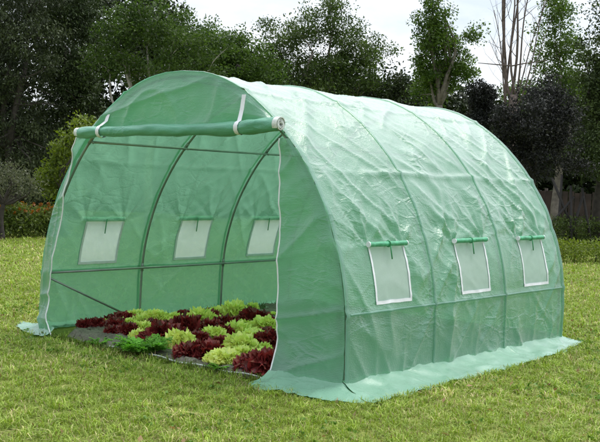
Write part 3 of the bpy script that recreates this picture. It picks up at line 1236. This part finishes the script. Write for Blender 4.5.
def fern_mesh(seed, nfr=16):
    """feathery carrot-like leaves"""
    r = random.Random(seed)
    V, cols = [], []
    for i in range(nfr):
        az = r.uniform(0, 6.28)
        L = r.uniform(0.55, 1.0)
        el = r.uniform(0.35, 1.1)
        g = np.array([0.20, 0.42, 0.07]) * r.uniform(0.6, 1.5)
        for j in range(13):
            t = (j + 1) / 13
            rad = L * 0.5 * t
            z = L * 0.42 * math.sin(el) * (t - 0.45 * t * t) * 1.6
            cx, cy = rad * math.cos(az), rad * math.sin(az)
            for sgn in (-1, 1):
                ll = 0.105 * (1.1 - 0.6 * t)
                a2 = az + sgn * r.uniform(0.6, 1.2)
                for kk in range(2):
                    a3 = a2 + r.uniform(-.5, .5)
                    e = np.array([cx + ll * math.cos(a3), cy + ll * math.sin(a3), z + r.uniform(-.03, .05)])
                    s = np.array([cx, cy, z])
                    wv = np.array([-math.sin(a3), math.cos(a3), 0.2]) * 0.02
                    mid = (s + e) / 2
                    V += [s, mid + wv, e, mid - wv]
                    cols += [g] * 4
    return np_mesh('feathery_plant', np.array(V), 4, LEAF, np.array(cols))


for i, (px, py, w, lab) in enumerate([
        (136, 349, 50, 'large clump of feathery green leaves on the bed front in front of the red lettuces'),
        (82, 341, 26, 'low patch of feathery green leaves at the left front corner beside the folded door panel'),
        (199, 367, 28, 'small feathery green sprig at the bed front below the wide red lettuce')]):
    P = at(px, py, 0.05)
    dia = w * float(np.dot(P - CAM, FW)) / F_PX
    o = link('feathery_plant', fern_mesh(60 + i, 90 if i == 0 else 45), loc=(P[0], max(P[1], -0.07), 0.012))
    o.scale = (dia * 1.15, dia * 1.15, dia * (1.0 if i == 0 else 0.7))
    tag(o, lab, 'plant', 'feathery plants in the soil bed')


# loose clods on the bed
cm_ = MB()
for _ in range(900):
    x, y = rng.uniform(-1.38, 1.2), rng.uniform(-0.05, 2.9)
    if y < 0.35 and x < -1.0 and y < 0.3 - (x + 1.46) * 1.05:
        continue
    r_ = 0.006 + 0.016 * rng.uniform() ** 3
    c_ = np.array([x, y, 0.028 + r_ * 0.3])
    dv = [np.array(q, float) for q in [(1, 0, 0), (0, 1, 0), (-1, 0, 0), (0, -1, 0), (0, 0, 0.8), (0, 0, -0.8)]]
    cm_.add([c_ + q * r_ * rng.uniform(0.7, 1.3) for q in dv], [(0, 1, 4), (1, 2, 4), (2, 3, 4), (3, 0, 4), (1, 0, 5), (2, 1, 5), (3, 2, 5), (0, 3, 5)])
co_ = cm_.build('soil_crumbs', soil_mat())
tag(co_, 'loose crumbs of grey-brown earth scattered over the bed', 'soil', kind='stuff')

# ------------------------------------------------------------------ trees
def limb(mb, a, b, r0, r1, bow=0.12, n=7, seg=6):
    a, b = np.array(a, float), np.array(b, float)
    L = np.linalg.norm(b - a)
    k = rng.normal(0, 1, 3) * bow * L
    k2 = rng.normal(0, 1, 3) * bow * 0.35 * L
    P = [a + (b - a) * t + k * math.sin(math.pi * t) * 0.6 + k2 * math.sin(2 * math.pi * t) for t in np.linspace(0, 1, n)]
    mb.tube(P, [r0 + (r1 - r0) * t for t in np.linspace(0, 1, n)], seg)
    return P


def tree(name, label, cat, px, D, lobes, nclump, clump_r, n_per, leaf, colA, colB, trunk_r=0.12, bark=None, mat=None,
         fork=0.45, droop=0.0, group=None, nlimb=7, aspect=0.45, twig=0.4, leafless=False, shell=0.5):
    """lobes: (px, py, rx, ry) of the crown's masses at distance D (pixels of the 600 wide photograph)"""
    mat = mat or LEAF
    bark = bark or BARK
    base = far(px, 200, D)
    base[2] = 0.0
    root = thing(name, label, cat, tuple(base), group)
    k = mpp(D)
    cents, rads, vol = [], [], []
    L3 = []
    for (lx, ly, rx, ry) in lobes:
        c = far(lx, ly, D + rng.uniform(-0.4, 0.4)) - base
        L3.append((c, np.array([rx * k, rx * k * 0.8, ry * k])))
        vol.append((rx * ry) ** 1.2)
    vol = np.array(vol) / sum(vol)
    for (c, r), v in zip(L3, vol):
        for _ in range(max(2, int(nclump * v))):
            d = rng.normal(0, 1, 3)
            d /= np.linalg.norm(d)
            q = rng.uniform(0, 1) ** 0.42
            q = q * (0.82 + 0.3 * rng.uniform())
            pp = c + d * r * q
            if pp[2] < 0.2:
                pp[2] = rng.uniform(0.2, 0.6)
            cents.append(pp)
            s = clump_r * rng.uniform(0.6, 1.3)
            rads.append(np.array([s, s, s * 0.72]))
    cents = np.array(cents)
    # trunk and limbs
    mb = MB()
    cm = np.average(cents, axis=0)
    top = max(c[2] for c in cents)
    zf = max(0.3, cents[:, 2].min() * 0.6 + fork * (cm[2] - cents[:, 2].min() * 0.6))
    fk = np.array([cm[0] * 0.25, cm[1] * 0.25, zf])
    P = limb(mb, (0, 0, -0.05), fk, trunk_r, trunk_r * 0.72, 0.04, 8, 9)
    tips = []
    for i in range(nlimb):
        tgt = cents[rng.integers(len(cents))]
        tgt = fk + (tgt - fk) * 0.75
        if tgt[2] < fk[2] + 0.1:
            tgt[2] = fk[2] + 0.3
        LP = limb(mb, fk, tgt, trunk_r * 0.5, trunk_r * 0.16, 0.10, 8, 6)
        tips += LP[2:]
    tips = np.array(tips)
    sel = rng.permutation(len(cents))[:int(len(cents) * twig)]
    used = {}
    for i in sel:
        dd = np.linalg.norm(tips - cents[i], axis=1)
        j = int(np.argmin(dd))
        if used.get(j, 0) >= 2 or dd[j] > 1.5:
            continue
        used[j] = used.get(j, 0) + 1
        limb(mb, tips[j], cents[i], trunk_r * 0.13, trunk_r * 0.05, 0.08, 5, 5)
    o = mb.build('trunk', bark)
    o.parent = root
    V, cc_ = leaf_quads(cents, np.array(rads), n_per, leaf, colA, colB, droop, aspect, shell)
    keep = np.repeat((V.reshape(-1, 4, 3)[:, :, 2].min(axis=1) > 0.02), 4)
    link('crown', np_mesh('crown', V[keep], 4, mat, cc_[keep]), root)
    return root


DK1, DK2 = (0.020, 0.034, 0.012), (0.060, 0.088, 0.030)
MG1, MG2 = (0.028, 0.055, 0.012), (0.095, 0.145, 0.032)
BG = 'trees behind the lawn'

tree('evergreen_tree', 'tall dark evergreen with drooping leaves at the far left, rising behind the small twiggy tree', 'tree', 12, 25.5,
     [(10, 40, 60, 60), (15, 120, 55, 55), (40, 165, 40, 40), (-30, 100, 50, 90), (30, -20, 60, 40)], 420, 0.40, 110, 0.095, (0.012, 0.019, 0.010), (0.085, 0.11, 0.05),
     0.2, BARK_DARK, LEAF_DARK, droop=0.7, group=BG, aspect=0.35)
tree('evergreen_tree', 'dark dense evergreen between the far left tree and the branchy light green tree', 'tree', 72, 27,
     [(72, 20, 36, 45), (70, 95, 38, 50), (90, 140, 34, 40), (60, 170, 30, 30)], 330, 0.40, 110, 0.095, (0.013, 0.024, 0.008), (0.075, 0.11, 0.04),
     0.2, BARK_DARK, LEAF_DARK, droop=0.5, group=BG, aspect=0.36)
tree('broadleaf_tree', 'light green spreading tree with bare pale forking branches, above the left of the roof', 'tree', 150, 25,
     [(120, 28, 34, 22), (165, 28, 38, 24), (205, 48, 32, 20), (110, 62, 28, 20), (150, 66, 46, 20), (190, 74, 36, 18), (140, 8, 30, 12)], 210, 0.34, 80, 0.085, (0.018, 0.042, 0.009), (0.11, 0.175, 0.042),
     0.12, BARK_PALE, LEAF, fork=0.05, group=BG, nlimb=12, aspect=0.42, twig=0.6)
tree('broadleaf_tree', 'dense mid green flat-topped tree left of the broad open central tree', 'tree', 226, 31,
     [(205, 48, 32, 24), (240, 58, 32, 26), (225, 80, 44, 22), (180, 40, 26, 26), (262, 74, 26, 22)], 240, 0.42, 90, 0.095, (0.022, 0.05, 0.011), (0.115, 0.19, 0.04),
     0.16, BARK_DARK, LEAF, group=BG)
tree('broadleaf_tree', 'broad open-crowned dark tree standing against white sky behind the greenhouse roof', 'tree', 325, 33,
     [(320, 22, 38, 20), (290, 38, 34, 18), (350, 42, 34, 20), (372, 58, 22, 14), (330, 65, 48, 22), (275, 64, 28, 20), (355, 82, 32, 18), (265, 24, 14, 8), (310, 88, 50, 16), (334, 4, 18, 9), (386, 50, 12, 7)],
     330, 0.40, 80, 0.095, (0.024, 0.046, 0.012), (0.11, 0.165, 0.042), 0.2, BARK, LEAF, fork=0.15, group=BG, nlimb=14, twig=0.75)
tree('columnar_tree', 'narrow light green tree right of the roof ridge, its top out of the picture', 'tree', 436, 27,
     [(432, 20, 17, 24), (440, 48, 22, 24), (432, 82, 24, 26), (470, 44, 6, 20), (458, 66, 16, 16), (425, 60, 12, 24), (438, -20, 16, 25), (468, 70, 8, 16), (478, 30, 4, 10)], 220, 0.30, 80, 0.085,
     (0.034, 0.075, 0.014), (0.14, 0.22, 0.045), 0.12, BARK, LEAF, group=BG, nlimb=12, twig=0.5)
tree('shrub', 'dark low shrubbery crest showing between the roof and the narrow light green tree', 'shrub', 400, 33,
     [(395, 82, 24, 16), (412, 96, 26, 18), (380, 96, 22, 16)], 70, 0.36, 46, 0.12, DK1, (0.055, 0.075, 0.03), 0.08, BARK_DARK, LEAF_DARK, group='shrubs behind the lawn')

# clipped ball on a stem
tree('clipped_ball_shrub', 'near black clipped ball-shaped bush left of the near-black leafy shrub', 'shrub', 481, 20.5,
     [(481, 98, 17, 17), (481, 98, 13, 13), (478, 122, 16, 12)], 190, 0.13, 60, 0.05, (0.008, 0.010, 0.008), (0.028, 0.032, 0.027), 0.05, BARK_DARK, LEAF_DARK, group='shrubs behind the lawn')
tree('shrub', 'big near-black leafy shrub rising right of the greenhouse roof end', 'shrub', 532, 20,
     [(520, 120, 30, 28), (548, 118, 26, 34), (530, 155, 30, 30), (505, 135, 20, 24), (556, 150, 22, 26), (540, 94, 20, 12), (508, 112, 16, 10), (566, 118, 14, 30), (528, 88, 8, 10), (550, 82, 8, 8), (575, 165, 14, 14)], 260, 0.26, 80, 0.06,
     (0.008, 0.009, 0.008), (0.048, 0.050, 0.048), 0.07, BARK_DARK, LEAF_DARK, group='shrubs behind the lawn', droop=0.2)

# bare multi-stemmed tree
base = far(516, 200, 24)
base[2] = 0
root = thing('bare_tree', 'bare grey-brown multi-stemmed tree fanning up against the sky, behind the near-black leafy shrub', 'tree', tuple(base), BG)
mb = MB()
foot = far(514, 78, 24) - base
limb(mb, (0, 0, -0.05), foot - np.array([0, 0, 0.4]), 0.11, 0.095, 0.02, 6, 8)
bare_tips = []
for (tx, ty, r0) in [(500, -30, .045), (507, -60, .05), (514, -60, .065), (519, -60, .06), (526, -50, .05), (535, -30, .045), (545, 0, .035), (494, 10, .03), (556, -20, .03), (489, 40, .02), (560, 5, .022), (511, -40, .05)]:
    s0 = foot + RT * rng.uniform(-0.22, 0.22) - np.array([0, 0, rng.uniform(0.5, 1.2)])
    r0 *= 0.62
    P = limb(mb, s0, far(tx, ty, 24 + rng.uniform(-.6, .6)) - base, r0, r0 * 0.35, 0.035, 10, 6)
    for q in (3, 5, 6, 7, 8):
        e = P[q] + np.array([rng.normal(0, 0.35), rng.normal(0, 0.3), rng.uniform(0.3, 0.8)])
        P2 = limb(mb, P[q], e, r0 * 0.3, r0 * 0.1, 0.06, 5, 4)
        bare_tips.append(e)
        e2 = P2[2] + np.array([rng.normal(0, 0.25), rng.normal(0, 0.2), rng.uniform(0.15, 0.4)])
        limb(mb, P2[2], e2, r0 * 0.14, r0 * 0.06, 0.05, 4, 4)
for (tx, ty) in [(478, 63), (548, 60)]:
    limb(mb, far(512, 66, 24) - base, far(tx, ty, 24) - base, 0.018, 0.008, 0.02, 7, 5)
o = mb.build('trunk', BARK_RED)
o.parent = root

tree('broadleaf_tree', 'tall light green tree above the near-black leafy shrub at the right, behind the bare stems', 'tree', 560, 25,
     [(556, 20, 22, 24), (572, 48, 26, 20), (548, 60, 20, 22), (575, 85, 28, 24), (555, 5, 14, 12), (520, 96, 26, 16)], 140, 0.30, 70, 0.08,
     (0.036, 0.075, 0.016), (0.15, 0.23, 0.05), 0.12, BARK, LEAF, group=BG, nlimb=10, twig=0.6, fork=0.1)
tree('evergreen_tree', 'dark tree at the right edge with leafy branches hanging over the brown fence', 'tree', 602, 23,
     [(604, 60, 24, 36), (596, 105, 30, 36), (600, 150, 34, 26), (575, 150, 22, 18), (625, 100, 30, 70), (612, 10, 22, 24), (590, 168, 20, 10)], 280, 0.32, 85, 0.08,
     DK1, (0.10, 0.14, 0.045), 0.16, BARK_DARK, LEAF_DARK, group=BG, droop=0.3)

# small twiggy tree, left
tree('small_tree', 'small twiggy grey-green tree on a leaning dark trunk before the orange-flowered hedge', 'tree', 4, 18.2,
     [(6, 185, 26, 20), (28, 185, 16, 18), (-14, 175, 24, 26), (15, 170, 18, 12)], 100, 0.20, 26, 0.055, (0.055, 0.07, 0.035), (0.14, 0.15, 0.085), 0.055, BARK_DARK, LEAF, group='trees behind the lawn', nlimb=12, twig=0.9, fork=0.35)
tree('loose_bush', 'yellow-green bush with loose sprays beside the greenhouse left shoulder', 'shrub', 62, 20,
     [(60, 158, 15, 20), (72, 140, 14, 10), (50, 178, 14, 20), (66, 190, 18, 18), (85, 128, 16, 14)], 90, 0.24, 34, 0.085, (0.06, 0.10, 0.016), (0.21, 0.27, 0.045), 0.04, BARK_DARK, LEAF, group='shrubs behind the lawn', nlimb=8, twig=0.8)

# far wood closing the view
wc, wr = [], []
for i in range(2000):
    px = rng.uniform(-120, 720)
    hl = np.interp(px, [-120, 150, 205, 300, 400, 450, 520, 560, 720], [-30, -15, 50, 72, 88, 92, 104, 80, 60])
    py = hl + (226 - hl) * rng.uniform(0, 1)
    D = rng.uniform(35, 40)
    p = far(px, py, D)
    p[2] = max(0.4, p[2])
    wc.append(p)
    s = rng.uniform(0.6, 1.1)
    wr.append(np.array([s, s, s * 0.8]))
V, cc_ = leaf_quads(np.array(wc), np.array(wr), 80, 0.23, (0.009, 0.016, 0.006), (0.042, 0.062, 0.02))
wc, wr = [], []
for i in range(700):
    p = far(rng.uniform(-120, 740), rng.uniform(130, 230), rng.uniform(33, 36))
    p[2] = max(0.3, p[2])
    wc.append(p)
    s_ = rng.uniform(0.5, 0.9)
    wr.append(np.array([s_, s_, s_ * 0.8]))
V2, cc2 = leaf_quads(np.array(wc), np.array(wr), 80, 0.22, (0.008, 0.014, 0.006), (0.036, 0.055, 0.018))
V, cc_ = np.concatenate([V, V2]), np.concatenate([cc_, cc2])
o = link('far_wood', np_mesh('far_wood', V, 4, LEAF_DARK, cc_))
tag(o, 'dark mass of woodland closing the view behind the nearer trees', 'woodland', kind='stuff')


# ------------------------------------------------------------------ hedges
def hedge(name, label, p0, p1, h, depth, n, leaf, colA, colB, mat=LEAF, flowers=None, cat='hedge', group=None, rag=0.1):
    p0, p1 = np.array(p0, float), np.array(p1, float)
    base = (p0 + p1) / 2
    root = thing(name, label, cat, (base[0], base[1], 0), group)
    d = (p1 - p0)
    L = np.linalg.norm(d)
    d /= L
    nn = np.array([-d[1], d[0]])
    cs, rs = [], []
    for _ in range(n):
        t = rng.uniform(-L / 2, L / 2)
        u = rng.uniform(-depth / 2, depth / 2)
        hh = h * (1 + rag * nz(t * 1.3, h, 3) * 2)
        z = hh * rng.uniform(0.06, 1) ** 0.7
        cs.append([d[0] * t + nn[0] * u, d[1] * t + nn[1] * u, z])
        s = 0.14 * rng.uniform(0.7, 1.3)
        rs.append([s, s, s])
    V, c_ = leaf_quads(np.array(cs), np.array(rs), 24, leaf, colA, colB)
    keep = np.repeat((V.reshape(-1, 4, 3)[:, :, 2].min(axis=1) > 0.005), 4)
    link('foliage', np_mesh('foliage', V[keep], 4, mat, c_[keep]), root)
    for t in np.arange(-L / 2 + 0.2, L / 2, 0.5):
        mb = MB()
        mb.tube([(d[0] * t, d[1] * t, -0.02), (d[0] * t + rng.normal(0, .05), d[1] * t, h * 0.6)], [0.02, 0.01], 5)
        s_ = mb.build('stem', BARK_DARK)
        s_.parent = root
    if flowers:
        cs2 = []
        for _ in range(flowers):
            t = rng.uniform(-L / 2, L / 2)
            if nz(t * 1.7, 5) < -0.25:
                continue
            cs2.append([d[0] * t + nn[0] * rng.uniform(-depth / 2, depth / 2), d[1] * t + nn[1] * rng.uniform(-depth / 2, depth / 2), h * (1.0 + 0.14 * rng.normal())])
        for c2 in cs2:
            V, c_ = leaf_quads(np.array([c2]), np.full((1, 3), 0.035), 6, 0.06, (0.22, 0.08, 0.02), (0.40, 0.19, 0.06), aspect=0.8)
            link('flower', np_mesh('flower', V, 4, LEAF, c_), root)
    return root


a = at(-60, 238.5)
b = at(62, 236)
hedge('flowering_hedge', 'low green hedge topped with orange flowers at the left, behind the small twiggy tree', a[:2], b[:2], 0.52, 0.7, 420, 0.07, (0.05, 0.085, 0.018), (0.17, 0.22, 0.055), flowers=130)
a = at(520, 262)
b = at(680, 262.5)
hedge('clipped_hedge', 'lighter yellow-green low hedge on the right, nearest the lawn', a[:2], b[:2], 0.36, 0.55, 420, 0.05, (0.09, 0.14, 0.02), (0.24, 0.30, 0.06), group='low hedges at the right', rag=0.03)
a = at(505, 248)
b = at(680, 249)
hedge('clipped_hedge', 'darker green hedge on the right, standing behind the lighter one', a[:2], b[:2], 0.66, 0.8, 620, 0.06, (0.035, 0.06, 0.014), (0.12, 0.165, 0.045), group='low hedges at the right', rag=0.04)

# brown board fence at the right
p0, p1 = far(535, 200, 26.5), far(690, 200, 26.5)
ctr = (p0 + p1) / 2
fence = thing('board_fence', 'dark brown upright board fence in shade under the trees at the right', 'fence', (ctr[0], ctr[1], 0))
d = (p1 - p0)[:2]
L = np.linalg.norm(d)
d /= L
mb = MB()
t = -L / 2
while t < L / 2:
    w = rng.uniform(0.11, 0.15)
    hgt = 1.25 + rng.uniform(-0.03, 0.03)
    c0 = d * t
    c1 = d * (t + w)
    nn = np.array([-d[1], d[0]]) * 0.012
    vs = []
    for z in (-0.05, hgt):
        for c in (c0 - nn, c1 - nn, c1 + nn, c0 + nn):
            vs.append((c[0], c[1], z))
    mb.add(vs, [(0, 3, 2, 1), (4, 5, 6, 7), (0, 1, 5, 4), (1, 2, 6, 5), (2, 3, 7, 6), (3, 0, 4, 7)])
    t += w + rng.uniform(0.008, 0.03)
o = mb.build('boards', FENCE, smooth=False)
o.parent = fence
for tt in np.arange(-L / 2 + 0.3, L / 2, 1.6):
    mb = MB()
    nn = np.array([-d[1], d[0]]) * 0.07
    mb.tube([(d[0] * tt + nn[0], d[1] * tt + nn[1], -0.05), (d[0] * tt + nn[0], d[1] * tt + nn[1], 1.32)], 0.045, 8)
    o = mb.build('post', FENCE)
    o.parent = fence


# black timber tree props
def prop(label, D, lines, px):
    base = far(px, 200, D)
    base[2] = 0
    root = thing('tree_prop', label, 'tree prop', tuple(base), 'timber tree props at the right')
    for j, (x0, y0, x1, y1) in enumerate(lines):
        p, q = far(x0, y0, D + 0.04 * j), far(x1, y1, D + 0.04 * j + 0.1)
        # carry the pole down to the ground
        k = (p[2] + 0.05) / (q[2] - p[2])
        p = p - (q - p) * k
        mb = MB()
        mb.tube([p - base, q - base], [0.035, 0.03], 8)
        o = mb.build('pole', STAKE)
        o.parent = root


prop('pair of crossed black timber poles propping a tree, nearest the greenhouse end', 22.5, [(556, 218, 574, 197), (569, 220, 552, 178), (560, 205, 562, 175)], 562)
prop('black timber poles leaning together like an inverted V, before the brown fence', 22.5, [(575, 222, 583, 196), (587, 219, 582, 188), (571, 200, 571, 186)], 580)

# ------------------------------------------------------------------ sky and sun
SUN = np.array([0.05, 0.36, 0.92])
SUN = SUN / np.linalg.norm(SUN)
w = bpy.data.worlds.new('World')
scene.world = w
w.use_nodes = True
t = w.node_tree
t.nodes.clear()
out = t.nodes.new('ShaderNodeOutputWorld')
bg = t.nodes.new('ShaderNodeBackground')
bg.inputs['Strength'].default_value = 0.1
sky = t.nodes.new('ShaderNodeTexSky')
sky.sky_type = 'NISHITA'
sky.sun_disc = False
sky.sun_elevation = math.asin(SUN[2])
sky.sun_rotation = math.atan2(SUN[0], SUN[1])
tc = t.nodes.new('ShaderNodeTexCoord')
mp = t.nodes.new('ShaderNodeMapping')
mp.inputs['Scale'].default_value = (1.6, 1.6, 4.0)
t.links.new(tc.outputs['Generated'], mp.inputs['Vector'])
nn_ = t.nodes.new('ShaderNodeTexNoise')
nn_.inputs['Scale'].default_value = 2.3
nn_.inputs['Detail'].default_value = 7.0
nn_.inputs['Roughness'].default_value = 0.6
t.links.new(mp.outputs[0], nn_.inputs['Vector'])
cr = t.nodes.new('ShaderNodeValToRGB')
cr.color_ramp.elements[0].position = 0.30
cr.color_ramp.elements[0].color = (0.5, 0.5, 0.5, 1)
cr.color_ramp.elements[1].position = 0.55
cr.color_ramp.elements[1].color = (0.97, 0.97, 0.97, 1)
t.links.new(nn_.outputs['Fac'], cr.inputs['Fac'])
mix = t.nodes.new('ShaderNodeMixRGB')
t.links.new(cr.outputs['Color'], mix.inputs['Fac'])
t.links.new(sky.outputs[0], mix.inputs['Color1'])
mix.inputs['Color2'].default_value = (9.3, 9.7, 10.2, 1)
# thin cloud glows brighter around the veiled sun
dt = t.nodes.new('ShaderNodeVectorMath')
dt.operation = 'DOT_PRODUCT'
nv_ = t.nodes.new('ShaderNodeVectorMath')
nv_.operation = 'NORMALIZE'
t.links.new(tc.outputs['Generated'], nv_.inputs[0])
t.links.new(nv_.outputs[0], dt.inputs[0])
dt.inputs[1].default_value = tuple(SUN)
mx_ = t.nodes.new('ShaderNodeMath')
mx_.operation = 'MAXIMUM'
t.links.new(dt.outputs['Value'], mx_.inputs[0])
mx_.inputs[1].default_value = 0.0
pw_ = t.nodes.new('ShaderNodeMath')
pw_.operation = 'POWER'
t.links.new(mx_.outputs[0], pw_.inputs[0])
pw_.inputs[1].default_value = 2.5
ml_ = t.nodes.new('ShaderNodeMath')
ml_.operation = 'MULTIPLY_ADD'
t.links.new(pw_.outputs[0], ml_.inputs[0])
ml_.inputs[1].default_value = 1.05
ml_.inputs[2].default_value = 0.62
vs_ = t.nodes.new('ShaderNodeVectorMath')
vs_.operation = 'SCALE'
t.links.new(mix.outputs[0], vs_.inputs[0])
t.links.new(ml_.outputs[0], vs_.inputs['Scale'])
t.links.new(vs_.outputs[0], bg.inputs['Color'])
t.links.new(bg.outputs[0], out.inputs['Surface'])

sl = bpy.data.lights.new('sun', 'SUN')
sl.energy = 1.35
sl.angle = math.radians(20)
sl.color = (1.0, 0.95, 0.86)
so = bpy.data.objects.new('sun', sl)
C.objects.link(so)
so.rotation_euler = Vector(SUN).to_track_quat('Z', 'Y').to_euler()

scene.view_settings.view_transform = 'Standard'
scene.view_settings.look = 'None'
scene.view_settings.exposure = 0.78
scene.view_settings.gamma = 1.0
scene.view_settings.use_curve_mapping = False
